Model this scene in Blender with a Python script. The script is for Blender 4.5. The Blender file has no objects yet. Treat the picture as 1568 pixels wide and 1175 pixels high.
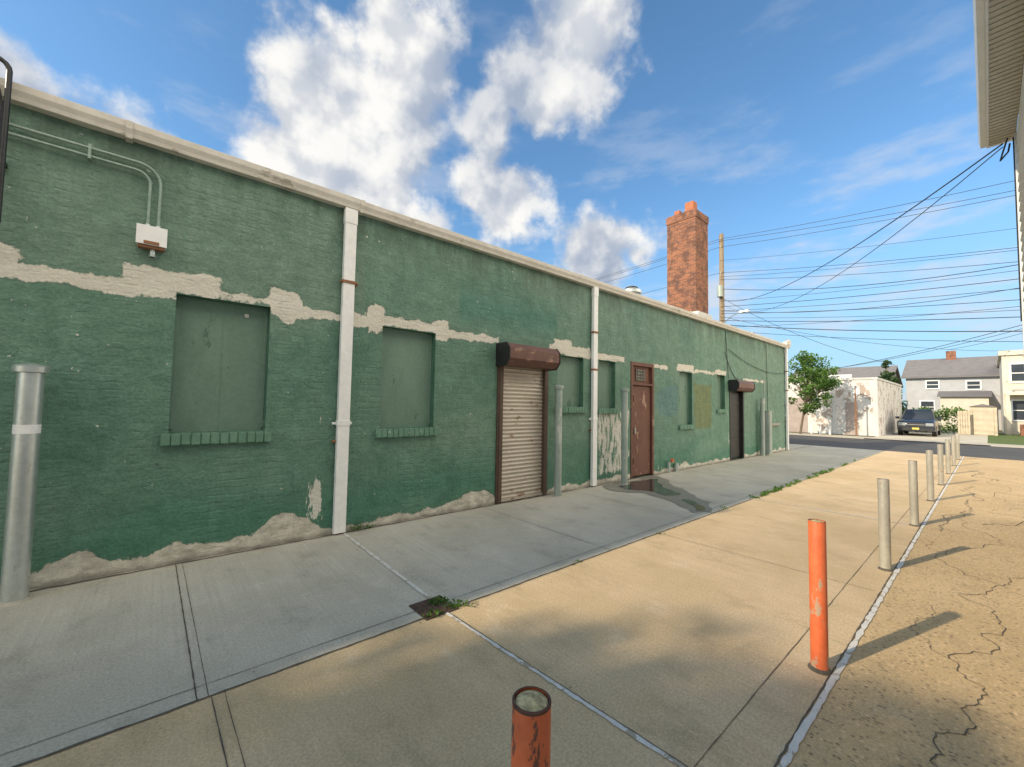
import bpy, math, random
from mathutils import Vector, Matrix, noise as mn
random.seed(7)
R=math.radians
scn=bpy.context.scene
scn.view_settings.view_transform='Standard'
scn.view_settings.look='None'
scn.view_settings.exposure=0

# ------------------------------------------------------------------ helpers
class MB:
    def __init__(s): s.v=[];s.f=[];s.m=[]
    def add(s,vs,fs,m=0):
        o=len(s.v); s.v+= [tuple(v) for v in vs]
        for f in fs: s.f.append([i+o for i in f]); s.m.append(m)
    def box(s,x0,x1,y0,y1,z0,z1,m=0):
        s.add([(x0,y0,z0),(x1,y0,z0),(x1,y1,z0),(x0,y1,z0),(x0,y0,z1),(x1,y0,z1),(x1,y1,z1),(x0,y1,z1)],
              [(0,3,2,1),(4,5,6,7),(0,1,5,4),(1,2,6,5),(2,3,7,6),(3,0,4,7)],m)
    def quad(s,a,b,c,d,m=0): s.add([a,b,c,d],[(0,1,2,3)],m)
    def prism(s,prof,axis,a,b,m=0):
        n=len(prof); vs=[]
        for t in (a,b):
            for p in prof:
                if axis=='x': vs.append((t,p[0],p[1]))
                elif axis=='y': vs.append((p[0],t,p[1]))
                else: vs.append((p[0],p[1],t))
        fs=[(i,(i+1)%n,n+(i+1)%n,n+i) for i in range(n)]+[tuple(range(n))[::-1],tuple(range(n,2*n))]
        s.add(vs,fs,m)
    def tube(s,pts,rad,n=12,m=0,caps=True):
        pts=[Vector(p) for p in pts]
        if not isinstance(rad,(list,tuple)): rad=[rad]*len(pts)
        vs=[];fs=[];px=None
        for i,p in enumerate(pts):
            if i==0:t=pts[1]-p
            elif i==len(pts)-1:t=p-pts[i-1]
            else:t=(pts[i+1]-p).normalized()+(p-pts[i-1]).normalized()
            t.normalize()
            if px is None:
                px=Vector((1,0,0)) if abs(t.x)<.8 else Vector((0,1,0))
            px=(px-t*px.dot(t)).normalized(); py=t.cross(px)
            for k in range(n):
                a=2*math.pi*k/n; vs.append(p+px*math.cos(a)*rad[i]+py*math.sin(a)*rad[i])
        for i in range(len(pts)-1):
            for k in range(n):
                a=i*n+k;b=i*n+(k+1)%n; fs.append((a,b,b+n,a+n))
        if caps:
            fs.append(tuple(range(n))[::-1]); fs.append(tuple(range((len(pts)-1)*n,len(pts)*n)))
        s.add(vs,fs,m)
    def ribbon(s,pts,w,z,m=0,jit=.0,step=.1):
        P=[]
        for i in range(len(pts)-1):
            a=Vector(pts[i][:2]+(0,));b=Vector(pts[i+1][:2]+(0,));n=max(1,int((b-a).length/step))
            for k in range(n): P.append(a.lerp(b,k/n))
        P.append(Vector(pts[-1][:2]+(0,)))
        vs=[];fs=[]
        for i,p in enumerate(P):
            t=(P[min(i+1,len(P)-1)]-P[max(i-1,0)]).normalized(); nn=Vector((-t.y,t.x,0))
            q=p+nn*random.uniform(-jit,jit); ww=w*(1+random.uniform(-.35,.35)*(1 if jit else 0))*.5
            vs+=[(q+nn*ww).to_tuple()[:2]+(z,),(q-nn*ww).to_tuple()[:2]+(z,)]
            if i: fs.append((2*i-2,2*i-1,2*i+1,2*i))
        s.add(vs,fs,m)
def mk(name,mb,mats,parent=None,bevel=0,smooth=False,seg=2):
    me=bpy.data.meshes.new(name); me.from_pydata(mb.v,[],mb.f)
    for m in (mats if isinstance(mats,(list,tuple)) else [mats]): me.materials.append(m)
    me.polygons.foreach_set('material_index',mb.m)
    if smooth: me.polygons.foreach_set('use_smooth',[True]*len(me.polygons))
    me.update()
    o=bpy.data.objects.new(name,me); scn.collection.objects.link(o)
    if parent: o.parent=parent
    if bevel:
        b=o.modifiers.new('b','BEVEL'); b.width=bevel; b.segments=seg; b.limit_method='ANGLE'; b.angle_limit=R(40)
    if smooth:
        e=o.modifiers.new('e','EDGE_SPLIT'); e.split_angle=R(42)
    return o
def empty(name):
    o=bpy.data.objects.new(name,None); scn.collection.objects.link(o); return o
def arc(c,r,a0,a1,plane,n=8):
    out=[]
    for i in range(n+1):
        a=R(a0+(a1-a0)*i/n); u=r*math.cos(a);w=r*math.sin(a)
        out.append((c[0]+u,c[1],c[2]+w) if plane=='xz' else (c[0]+u,c[1]+w,c[2]))
    return out

class NT:
    def __init__(s,name):
        s.m=bpy.data.materials.new(name); s.m.use_nodes=True; s.t=s.m.node_tree
        s.b=s.t.nodes['Principled BSDF']; s.pos=s.n('ShaderNodeNewGeometry').outputs['Position']
    def n(s,t,**k):
        x=s.t.nodes.new(t)
        for a,b in k.items(): setattr(x,a,b)
        return x
    def put(s,sock,v):
        if hasattr(v,'is_output'): s.t.links.new(v,sock)
        else:
            if isinstance(v,(tuple,list)) and len(v)==3 and sock.type=='RGBA': v=tuple(v)+(1,)
            sock.default_value=v
    def math(s,op,a,b=0,c=0,clamp=False):
        x=s.n('ShaderNodeMath',operation=op,use_clamp=clamp)
        s.put(x.inputs[0],a);s.put(x.inputs[1],b);s.put(x.inputs[2],c); return x.outputs[0]
    def mapv(s,scale=(1,1,1),loc=(0,0,0)):
        x=s.n('ShaderNodeMapping'); s.put(x.inputs[0],s.pos); x.inputs['Scale'].default_value=scale; x.inputs['Location'].default_value=loc; return x.outputs[0]
    def noise(s,scale,detail=4,rough=.6,vec=None,dist=0):
        x=s.n('ShaderNodeTexNoise'); s.put(x.inputs['Vector'],vec or s.pos); x.inputs['Scale'].default_value=scale
        x.inputs['Detail'].default_value=min(detail,5); x.inputs['Roughness'].default_value=rough; x.inputs['Distortion'].default_value=0
        return x.outputs['Fac']
    def step(s,v,a,b,to0=0,to1=1):
        x=s.n('ShaderNodeMapRange'); x.interpolation_type='SMOOTHSTEP'; s.put(x.inputs[0],v)
        for i,q in zip((1,2,3,4),(a,b,to0,to1)): s.put(x.inputs[i],q)
        return x.outputs[0]
    def mix(s,f,a,b,mode='MIX'):
        x=s.n('ShaderNodeMix',data_type='RGBA',blend_type=mode); s.put(x.inputs[0],f); s.put(x.inputs[6],a); s.put(x.inputs[7],b); return x.outputs[2]
    def bump(s,h,st=.3,dist=.01,prev=None):
        x=s.n('ShaderNodeBump'); x.inputs['Strength'].default_value=st; x.inputs['Distance'].default_value=dist; s.put(x.inputs['Height'],h)
        if prev is not None: s.t.links.new(prev,x.inputs['Normal'])
        return x.outputs[0]
    def out(s,col=None,rough=None,metal=None,normal=None):
        if col is not None: s.put(s.b.inputs['Base Color'],col)
        if rough is not None: s.put(s.b.inputs['Roughness'],rough)
        if metal is not None: s.put(s.b.inputs['Metallic'],metal)
        if normal is not None: s.t.links.new(normal,s.b.inputs['Normal'])
        return s.m
def sc(c,k): return tuple(x*k for x in c)
def weather(name,c1,c2,scale=3,rough=.8,metal=0,bs=40,bst=.3,bd=.004,c3=None,t3=.62,s3=8,stretch=(1,1,1)):
    n=NT(name); v=n.mapv(stretch)
    f=n.step(n.noise(scale,4,.65,v),.35,.65); c=n.mix(f,c1,c2)
    fine=n.noise(bs*.8,2,.65)
    c=n.mix(.5,c,n.mix(fine,sc(c1,.72),sc(c2,1.15)))
    nb=n.bump(fine,bst,bd) if bst>.1 else None
    if c3:
        k=n.step(n.noise(s3,5,.7,v,.4),t3,t3+.03); c=n.mix(k,c,c3)
        return n.out(c,rough,n.math('MULTIPLY',metal,n.math('SUBTRACT',1,k)) if metal else 0,nb)
    return n.out(c,rough,metal,nb)

# ------------------------------------------------------------------ materials
CREAM=(.64,.61,.53)
def mk_wallmat():
    n=NT('painted_stucco')
    a=n.n('ShaderNodeAttribute',attribute_name='paint').outputs['Color']
    cr=n.n('ShaderNodeAttribute',attribute_name='cream').outputs['Fac']
    pe=n.n('ShaderNodeAttribute',attribute_name='peel').outputs['Fac']
    v=n.mapv((1,1,.22)); vh=n.mapv((.75,1,1),(7,0,2))
    sz=n.n('ShaderNodeSeparateXYZ'); n.put(sz.inputs[0],n.pos)
    big=n.noise(4.5,5,.66)                    # blotches, edges
    fine=n.noise(34,3,.72)                    # grain
    trow=n.noise(7,4,.6,vh)                   # trowel unevenness
    streak=n.noise(3.2,4,.66,v)               # rain streaks
    base=n.mix(n.step(trow,.3,.7),n.mix(1,a,(.84,.87,.87),'MULTIPLY'),n.mix(1,a,(1.13,1.09,1.09),'MULTIPLY'))
    base=n.mix(n.step(streak,.50,.74,0,.5),base,n.mix(1,a,(1.55,1.3,1.38),'MULTIPLY'))
    base=n.mix(n.step(streak,.46,.3,0,.5),base,n.mix(1,a,(.60,.70,.67),'MULTIPLY'))
    base=n.mix(n.step(big,.54,.62,0,.45),base,n.mix(1,a,(1.3,1.26,1.32),'MULTIPLY'))
    base=n.mix(n.step(big,.42,.34,0,.45),base,n.mix(1,a,(.72,.82,.80),'MULTIPLY'))
    base=n.mix(n.step(fine,.3,.7,0,.8),n.mix(1,base,(.86,.86,.86),'MULTIPLY'),n.mix(1,base,(1.2,1.18,1.16),'MULTIPLY'))
    ridge=n.math('ABSOLUTE',n.math('SUBTRACT',n.noise(1.5,4,.6,n.mapv((1,1,1.3),(4,2,9))),.5))
    ck=n.math('MULTIPLY',n.step(ridge,.0,.003,1,0),n.step(big,.50,.56))
    base=n.mix(n.math('MULTIPLY',ck,.6),base,(.02,.04,.03))
    # grime run-off right under the gutter
    base=n.mix(n.math('MULTIPLY',n.step(sz.outputs[2],3.35,4.05),n.step(streak,.62,.40,.0,.6)),base,(.045,.07,.05))
    d=n.math('ADD',cr,n.math('ADD',n.math('MULTIPLY',n.math('SUBTRACT',big,.5),.20),n.math('MULTIPLY',n.math('SUBTRACT',fine,.5),.03)))
    km=n.step(d,0,.012)
    creamc=n.mix(fine,sc(CREAM,.8),sc(CREAM,1.15))
    creamc=n.mix(n.step(streak,.56,.75,0,.45),creamc,(.36,.38,.31))
    low=n.step(sz.outputs[2],.9,1.6,1,0)
    creamc=n.mix(low,creamc,n.mix(n.step(trow,.3,.7),(.36,.34,.285),(.68,.65,.56)))
    c=n.mix(km,base,creamc)
    edge=n.step(n.math('ABSOLUTE',d),.0,.02,.35,0); c=n.mix(edge,c,(.10,.14,.11))
    dp=n.math('ADD',pe,n.math('MULTIPLY',n.math('SUBTRACT',n.noise(11,5,.75,v),.5),.6))
    kp=n.step(dp,.0,.03); c=n.mix(kp,c,n.mix(fine,(.42,.41,.35),(.80,.78,.72)))
    kc=n.step(n.math('ADD',n.noise(19,2,.6,n.mapv((1,1,1),(5,1,3))),n.math('MULTIPLY',big,.3)),.88,.895); c=n.mix(kc,c,(.55,.53,.47))
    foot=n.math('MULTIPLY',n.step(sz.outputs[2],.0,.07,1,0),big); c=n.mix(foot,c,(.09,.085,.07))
    row=n.math('ABSOLUTE',n.math('SUBTRACT',n.math('FRACT',n.math('ADD',n.math('MULTIPLY',sz.outputs[2],13.3),n.math('MULTIPLY',trow,.9))),.5))
    h=n.math('ADD',n.math('MULTIPLY',trow,.026),n.math('MULTIPLY',fine,.009))
    h=n.math('ADD',h,n.math('MULTIPLY',n.step(row,.0,.2),n.math('MULTIPLY',n.step(streak,.45,.6),.003)))
    return n.out(c,.66,0,n.bump(h,1,1))
M_wall=mk_wallmat()
M_panel=weather('window_infill_paint',(.115,.20,.15),(.17,.27,.215),2.2,.6,bs=30,bst=.5,bd=.008,c3=(.08,.145,.11),t3=.60,s3=3,stretch=(1,1,.4))
M_sill=weather('sill_paint',(.09,.19,.13),(.15,.29,.21),6,.7,bst=.5,c3=(.46,.48,.41),t3=.63,s3=9)
M_white=weather('white_metal_paint',(.82,.82,.82),(.89,.89,.88),4,.4,bs=20,bst=.08,c3=(.5,.47,.4),t3=.70,s3=5,stretch=(1,1,.3))
M_gutter=weather('gutter_paint',(.58,.54,.47),(.72,.68,.61),5,.5,bs=12,bst=.15,c3=(.40,.36,.30),t3=.62,s3=4,stretch=(.4,1,1))
M_rust=weather('rust_clamp',(.20,.09,.04),(.34,.17,.09),20,.9)
M_galv=weather('galvanised_steel',(.50,.54,.53),(.68,.72,.70),5,.36,.75,bs=30,bst=.12,c3=(.36,.33,.26),t3=.64,s3=6,stretch=(1,1,.35))
M_galvg=weather('galvanised_post_paint',(.26,.33,.29),(.44,.49,.45),6,.5,.3,c3=(.50,.51,.47),t3=.58,s3=8,stretch=(1,1,.3))
M_grey=weather('grey_bollard_paint',(.27,.26,.23),(.42,.40,.34),7,.6,.15,c3=(.3,.2,.12),t3=.60,s3=9,stretch=(1,1,.4))
M_orange=weather('orange_bollard_paint',(.64,.12,.04),(.76,.18,.065),8,.5,bs=35,bst=.3,c3=(.46,.30,.20),t3=.58,s3=9,stretch=(1,1,.45))
M_orangef=weather('orange_bollard_paint_worn',(.60,.12,.04),(.74,.19,.075),8,.6,bs=35,bst=.5,c3=(.16,.07,.045),t3=.53,s3=22,stretch=(1,1,.5))
M_fill=weather('bollard_concrete_fill',(.22,.17,.08),(.80,.66,.36),60,.9,bs=90,bst=.9,bd=.01)
M_dark=weather('rusty_rim',(.06,.035,.025),(.16,.08,.05),40,.8)
M_rustdoor=weather('rusted_door_steel',(.12,.048,.034),(.175,.078,.052),3,.65,.1,bs=25,bst=.3,c3=(.34,.21,.14),t3=.60,s3=4.5,stretch=(1,1,.6))
M_hood=weather('rusted_hood',(.11,.052,.04),(.165,.078,.057),4,.5,.1,bs=25,bst=.3,c3=(.27,.15,.10),t3=.60,s3=7,stretch=(.5,1,1))
M_slat=weather('shutter_slats',(.44,.39,.33),(.60,.55,.48),2,.42,.4,bs=30,bst=.1,c3=(.26,.17,.11),t3=.6,s3=5,stretch=(.5,1,1))
M_brown=weather('shutter_guide',(.06,.04,.03),(.11,.065,.045),6,.6)
M_black=weather('black_steel',(.012,.012,.013),(.025,.024,.024),6,.5)
M_blackpipe=weather('black_pipe',(.012,.012,.013),(.02,.02,.02),6,.35)
M_roof=weather('roof_membrane',(.18,.18,.18),(.26,.26,.25),3,.9)
def brickmat(name,c1,c2,mort,w=.2,h=.067,axis='x'):
    n=NT(name); sz=n.n('ShaderNodeSeparateXYZ'); n.put(sz.inputs[0],n.pos); cb=n.n('ShaderNodeCombineXYZ')
    n.put(cb.inputs[0],n.math('ADD',sz.outputs[0],sz.outputs[1])); n.put(cb.inputs[1],sz.outputs[2])
    br=n.n('ShaderNodeTexBrick'); n.put(br.inputs['Vector'],cb.outputs[0]); br.inputs['Scale'].default_value=1
    br.inputs['Brick Width'].default_value=w; br.inputs['Row Height'].default_value=h; br.inputs['Mortar Size'].default_value=.009; br.inputs['Mortar Smooth'].default_value=.2
    n.put(br.inputs['Color1'],c1);n.put(br.inputs['Color2'],c2);n.put(br.inputs['Mortar'],mort)
    c=n.mix(n.step(n.noise(3.2,5,.7),.46,.60,0,.7),br.outputs['Color'],(.085,.05,.042))
    return n.out(c,.9,0,n.bump(br.outputs['Fac'],.5,-.01))
M_brick=brickmat('chimney_brick',(.38,.13,.055),(.20,.07,.038),(.28,.20,.15))
M_clay=weather('clay_flue',(.40,.13,.06),(.48,.18,.09),8,.8)
M_cement=weather('white_cement',(.55,.54,.5),(.7,.69,.65),5,.8)
M_wood=weather('pole_wood',(.22,.16,.10),(.36,.28,.19),6,.9,stretch=(1,1,.1))
M_wire=weather('cable',(.012,.012,.014),(.02,.02,.02),3,.6)

def concrete(name,c1,c2,stain,dirt,speck=None,broom=True):
    n=NT(name)
    big=n.noise(.6,5,.68)
    c=n.mix(n.step(big,.35,.66),c1,c2)
    med=n.noise(2.3,5,.74,n.mapv((1,.6,1),(3,7,0)))
    c=n.mix(n.step(med,.50,.72,0,.75),c,stain)
    c=n.mix(n.step(med,.46,.28,0,.7),c,dirt)
    fine=n.noise(70,3,.8); c=n.mix(n.step(fine,.3,.7),n.mix(1,c,(.80,.80,.80),'MULTIPLY'),n.mix(1,c,(1.18,1.18,1.18),'MULTIPLY'))
    if speck:
        sp=n.n('ShaderNodeTexVoronoi'); sp.inputs['Scale'].default_value=42; n.put(sp.inputs['Vector'],n.pos)
        pc=n.n('ShaderNodeSeparateColor'); n.put(pc.inputs[0],sp.outputs['Color'])
        c=n.mix(n.step(sp.outputs['Distance'],.15,.55,.85,0),c,n.mix(pc.outputs[0],sc(speck,.3),sc(speck,1.6)))
    vo=n.n('ShaderNodeTexVoronoi'); vo.inputs['Scale'].default_value=1.9; n.put(vo.inputs['Vector'],n.pos)
    c=n.mix(n.step(n.math('ADD',vo.outputs['Distance'],n.math('MULTIPLY',fine,.02)),.03,.04,.6,0),c,(.07,.06,.045))
    h=n.math('MULTIPLY',fine,.004 if speck else .0018)
    if broom:
        bl=n.noise(42,2,.6,n.mapv((1,.012,1)))
        h=n.math('ADD',h,n.math('MULTIPLY',bl,.0010)); c=n.mix(n.step(big,.4,.6,.03,.17),c,n.mix(bl,(.05,.045,.035),n.mix(1,c,(2,2,2),'MULTIPLY')))
    return n.out(c,.86,0,n.bump(h,1,1))
M_walk=concrete('sidewalk_concrete',(.46,.43,.35),(.55,.515,.43),(.35,.325,.265),(.62,.585,.495))
M_alley=concrete('alley_concrete',(.56,.42,.24),(.66,.50,.31),(.45,.34,.20),(.72,.58,.40))
M_agg=concrete('aggregate_paving',(.52,.375,.195),(.62,.455,.245),(.40,.295,.165),(.58,.44,.27),speck=(.50,.37,.22),broom=False)
M_joint=weather('joint_gap',(.07,.062,.048),(.16,.14,.11),12,.95)
M_caulk=weather('white_caulk',(.64,.63,.58),(.78,.76,.71),10,.7,c3=(.42,.36,.27),t3=.55,s3=9)
M_wet=weather('wet_concrete',(.05,.05,.045),(.085,.08,.07),4,.08,bst=.05)
M_damp=weather('damp_concrete',(.22,.21,.18),(.29,.275,.23),4,.5,bst=.2)
M_asph=concrete('asphalt_road',(.055,.057,.062),(.075,.077,.08),(.045,.045,.05),(.09,.09,.09),broom=False)
M_kerb=weather('kerb_concrete',(.4,.37,.3),(.5,.46,.38),4,.85)
M_grass=weather('grass_lawn',(.06,.11,.025),(.12,.17,.04),6,.95,bs=60,bst=.8,bd=.03)
M_dirt=weather('ground_soil',(.14,.12,.08),(.10,.13,.05),.3,.95)
def leafmat(name,c1,c2):
    n=NT(name); a=n.n('ShaderNodeAttribute',attribute_name='lf').outputs['Fac']
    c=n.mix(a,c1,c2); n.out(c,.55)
    tr=n.n('ShaderNodeBsdfTranslucent'); n.put(tr.inputs['Color'],n.mix(1,c,(1.4,1.6,.7),'MULTIPLY'))
    ms=n.n('ShaderNodeMixShader'); ms.inputs[0].default_value=.35
    n.t.links.new(n.b.outputs[0],ms.inputs[1]);n.t.links.new(tr.outputs[0],ms.inputs[2])
    n.t.links.new(ms.outputs[0],n.t.nodes['Material Output'].inputs[0]); return n.m
M_leaf=leafmat('leaf_green',(.035,.085,.015),(.13,.24,.045))
M_leafd=leafmat('leaf_dark',(.018,.05,.018),(.06,.11,.035))
M_bark=weather('bark',(.10,.075,.05),(.18,.14,.1),12,.95,stretch=(1,1,.3))

# ------------------------------------------------------------------ green building
bld=empty('green_stucco_building')
X0,X1,HW=-9.0,18.92,4.06
OP=[(.11,.925,1.26,2.63),(2.22,3.02,1.25,2.60),(4.20,5.31,0,2.30),(5.60,6.34,1.57,2.53),(6.83,7.40,1.55,2.54),
    (7.97,8.94,0,2.60),(10.18,10.88,1.14,2.52),(12.42,12.98,1.56,2.57),(13.3,14.4,0,2.15)]
def lin(a,b,s,extra):
    L=set(round(a+i*s,4) for i in range(int((b-a)/s)+1)); L.add(b)
    for e in extra: L={q for q in L if abs(q-e)>s*.45}; 
    L|=set(extra); L|={a,b}; return sorted(L)
xs=lin(X0,X1,.05,sorted({o[0] for o in OP}|{o[1] for o in OP}))
zs=lin(0,HW,.05,sorted({o[2] for o in OP}|{o[3] for o in OP}))
CR=[(-1.4,-.9,2.55,2.83),(-1.1,-.2,2.545,2.695),(-.28,.12,2.55,2.85),(.05,.45,2.63,2.85),(.42,.95,2.63,2.735),(.9,1.24,2.53,2.86),(1.0,1.2,2.46,2.6),(1.2,1.72,2.565,2.69),
    (1.8,2.2,2.54,2.70),(2.0,2.24,2.47,2.86),(2.2,3.05,2.60,2.74),(2.98,3.22,2.50,2.80),(3.15,4.2,2.56,2.69),(5.35,6.55,2.53,2.74),(5.5,6.0,2.6,2.82),(6.5,7.75,2.54,2.68),
    (8.9,9.6,2.52,2.62),(10.05,11.0,2.52,2.72),(11.0,12.3,2.55,2.64),(12.3,13.1,2.57,2.72),(14.4,16.5,2.5,2.58),(-9,-1.2,2.58,2.70)]
PE=[(1.43,1.50,.25,.62,.22),(6.86,7.85,.25,1.45,.20),(2.1,2.35,1.2,1.36,.10),(9.0,9.3,.1,.3,.1),(1.45,1.52,.9,1.5,.1),(13.0,13.3,.2,1.5,.12),(15.9,18.6,.1,.25,.1),(6.5,6.85,.0,.5,.1),(10.9,11.5,1.9,2.1,-.02),(17,18.5,1.0,2.6,-.08),(16,18.8,.6,3.4,-.16),(-.55,.0,3.3,3.8,-.2),(1.9,2.2,.2,2.4,-.12),(3.1,4.1,.2,.5,-.10)]
def rs(x,z,r): return -max(abs(x-(r[0]+r[1])/2)-(r[1]-r[0])/2,abs(z-(r[2]+r[3])/2)-(r[3]-r[2])/2)
V=[];idx={};cream=[];peel=[];paint=[]
for j,z in enumerate(zs):
    for i,x in enumerate(xs):
        n1=mn.noise(Vector((x*.8,z*.8,3))); n2=mn.noise(Vector((x*2.6,z*2.6,9))); n3=mn.noise(Vector((x*.35,z*1.2,21)))
        dy=.014*n2+.012*n1
        for o in OP:
            if o[0]-.06<x<o[1]+.06 and o[2]-.06<z<o[3]+.06: dy*=.0
        idx[(i,j)]=len(V); V.append((x,dy,z))
        c=max(rs(x,z,r) for r in CR)
        zb=.11+.12*(mn.noise(Vector((x*1.3,0,5)))+.6*mn.noise(Vector((x*3.1,0,8))))+.22*math.exp(-((x-1.15)/.26)**2)+.16*math.exp(-((x-3.85)/.3)**2)+.15*math.exp(-((x+.45)/.14)**2)+.09*math.exp(-((x-.2)/.12)**2)
        c=max(c,zb-z); cream.append(c)
        p=-.3
        for r in PE: p=max(p,min(rs(x,z,r)*1.2,0)+r[4]-.17)
        peel.append(p)
        g=Vector((.118,.222,.165))
        if z<2.55: g=g.lerp(Vector((.10,.205,.148)),.7)
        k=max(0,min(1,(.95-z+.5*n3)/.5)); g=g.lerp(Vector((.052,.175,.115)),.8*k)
        k=max(0,min(1,(n3-.05)*3)); g=g.lerp(Vector((.145,.245,.185)),.7*k)
        k=max(0,min(1,(-n1-.1)*3)); g=g.lerp(Vector((.075,.18,.132)),.6*k)
        if x<2 and z>2.7: g=g.lerp(Vector((.14,.23,.175)),.6)
        if 3.4<x<5.6 and z>2.75: g=g.lerp(Vector((.06,.18,.138)),max(0,min(1,(.5-abs(z-3.1))*2))*.9)
        if rs(x,z,(11.0,12.05,1.03,2.25))+.03*n2>0: g=Vector((.125,.17,.075))
        if rs(x,z,(9.15,10.05,1.35,2.1))+.15*n2>0: g=g.lerp(Vector((.08,.18,.20)),.6)
        if x>14.5 and z>.3: g=g.lerp(Vector((.15,.23,.18)),.35)
        if x>11: g=g*1.1
        paint.append((g.x,g.y,g.z,1))
F=[]
for j in range(len(zs)-1):
    for i in range(len(xs)-1):
        mx=(xs[i]+xs[i+1])/2;mz=(zs[j]+zs[j+1])/2
        if any(o[0]<mx<o[1] and o[2]<mz<o[3] for o in OP): continue
        F.append((idx[i,j],idx[i+1,j],idx[i+1,j+1],idx[i,j+1]))
def addv(x,y,z,cc=-1,g=(.07,.17,.115,1)):
    V.append((x,y,z)); cream.append(cc); peel.append(-1); paint.append(g); return len(V)-1
DEP={0:.17,1:.15,2:.10,3:.15,4:.15,5:.10,6:.15,7:.15,8:.16}
for k,o in enumerate(OP):
    d=DEP[k]; a,b,c,e=o
    for (p,q) in [((a,c),(a,e)),((b,e),(b,c)),((a,e),(b,e)),((b,c),(a,c))]:
        F.append((addv(p[0],0,p[1]),addv(q[0],0,q[1]),addv(q[0],d,q[1]),addv(p[0],d,p[1])))
F.append((addv(X1,0,0),addv(X1,14,0),addv(X1,14,HW),addv(X1,0,HW)))
F.append((addv(X0,14,0),addv(X0,0,0),addv(X0,0,HW),addv(X0,14,HW)))
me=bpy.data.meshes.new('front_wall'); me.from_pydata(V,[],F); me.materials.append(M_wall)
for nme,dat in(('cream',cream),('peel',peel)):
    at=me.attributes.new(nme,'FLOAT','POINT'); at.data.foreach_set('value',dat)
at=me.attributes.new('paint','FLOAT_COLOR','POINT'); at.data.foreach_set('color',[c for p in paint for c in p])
o=bpy.data.objects.new('front_wall',me); scn.collection.objects.link(o); o.parent=bld
for k in (0,1,3,4,6,7):
    a,b,c,e=OP[k]; d=DEP[k]-.03
    mb=MB(); mb.box(a-.02,b+.02,d,d+.05,c-.02,e+.02)
    if k==0: mb.box(a+.40,a+.412,d-.004,d+.01,c+.01,e-.01)
    mb.box(a+.001,a+.03,d-.02,d+.01,c+.03,e-.02); mb.box(b-.03,b-.001,d-.02,d+.01,c+.03,e-.02)
    mk('window_infill',mb,M_panel,bld,.004)
    mb=MB(); n=int((b-a+.12)/.072); w=(b-a+.12)/n
    for i in range(n):
        x=a-.06+i*w; t=random.uniform(-.004,.004)
        mb.box(x+.004,x+w-.004,-.055+t,d,c-.115+t,c-.004+t)
    mb.box(a-.055,b+.055,-.043,d-.001,c-.108,c-.012)
    mk('window_sill',mb,M_sill,bld,.007)
mb=MB(); mb.box(.70,.74,.125,.15,2.50,2.54); mk('window_vent',mb,M_cement,bld,.004)
mb=MB(); mb.box(X0,X1,.05,14,3.9,4.0); mb.box(X0,X1,13.7,14,0,4.05); mk('roof_deck',mb,M_roof,bld)
def gut(x0,x1,dz=0):
    mb=MB(); mb.prism([(.02,3.985+dz),(-.085,3.985+dz),(-.095,4.02+dz),(-.115,4.06+dz),(-.12,4.115+dz),(-.10,4.12+dz),(-.095,4.10+dz),(.02,4.10+dz)],'x',x0,x1); return mb
mk('roof_gutter',gut(X0,1.86,.012),M_gutter,bld,.003)
mk('roof_gutter',gut(1.862,X1+.03),M_gutter,bld,.003)
mb=MB()
for x in (1.86,6.1,10.6,14.9,-.3):
    mb.prism([(.0,3.978),(-.092,3.978),(-.102,4.02),(-.122,4.06),(-.127,4.128),(0,4.128)],'x',x-.02,x+.03)
mb.box(X0,X1+.02,-.03,.3,4.105,4.135); mk('gutter_joint',mb,M_gutter,bld,.002)
for i,(x,w) in enumerate([(1.74,.14),(6.62,.13),(18.62,.13)]):
    mb=MB(); mb.box(x-w/2,x+w/2,-.085,-.02,.02,3.99,0)
    mb.box(x-w/2-.006,x+w/2+.006,-.091,-.014,1.30,1.37,0)
    mb.box(x-w/2-.05,x+w/2+.05,-.022,-.012,1.315,1.345,0)
    mb.box(x-w/2-.006,x+w/2+.006,-.091,-.014,3.80,3.985,0)
    mk('downpipe',mb,M_white,bld,.008)
    mb=MB()
    for z in ([3.05] if i==0 else [3.05,2.3]):
        mb.box(x-w/2-.012,x+w/2+.012,-.097,-.008,z,z+.035); mb.tube([(x-w/2-.03,-.06,z+.017),(x+w/2+.05,-.06,z+.017)],.012,8); mb.box(x+w/2,x+w/2+.04,-.05,0,z-.012,z+.04)
    mb.box(x-w/2-.04,x-w/2-.0,-.04,0,1.10,1.13)
    mk('pipe_clamp',mb,M_rust,bld,.003)
def hood(x0,x1,y,z0,z1,mat):
    h=z1-z0; mb=MB(); mb.prism([(0,z0),(-y*.75,z0),(-y,z0+h*.3),(-y,z0+h*.75),(-y*.8,z1),(0,z1)],'x',x0,x1,0)
    for xa in (x0-.02,x1): mb.prism([(0,z0-.015),(-y*.77,z0-.015),(-y-.012,z0+h*.3),(-y-.012,z0+h*.77),(-y*.8,z1+.012),(0,z1+.012)],'x',xa,xa+.02,1)
    return mk('shutter_hood',mb,[mat,M_black],bld,.006)
hood(4.15,5.28,.34,2.22,2.57,M_hood); hood(13.25,14.5,.30,2.13,2.45,M_hood)
mb=MB(); z=.04; prof=[]
while z<2.24:
    for t,dy in((0,.0),(.012,-.016),(.03,-.022),(.048,-.016),(.058,.0)): prof.append((z+t,.05+dy))
    z+=.066
vs=[];fs=[]
for i,(zz,yy) in enumerate(prof):
    vs+=[(4.28,yy,zz),(5.25,yy,zz)]
    if i: fs.append((2*i-2,2*i-1,2*i+1,2*i))
mb.add(vs,fs); mb.box(4.28,5.25,-.0,.06,.012,.05); mk('roller_shutter',mb,M_slat,bld)
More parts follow.
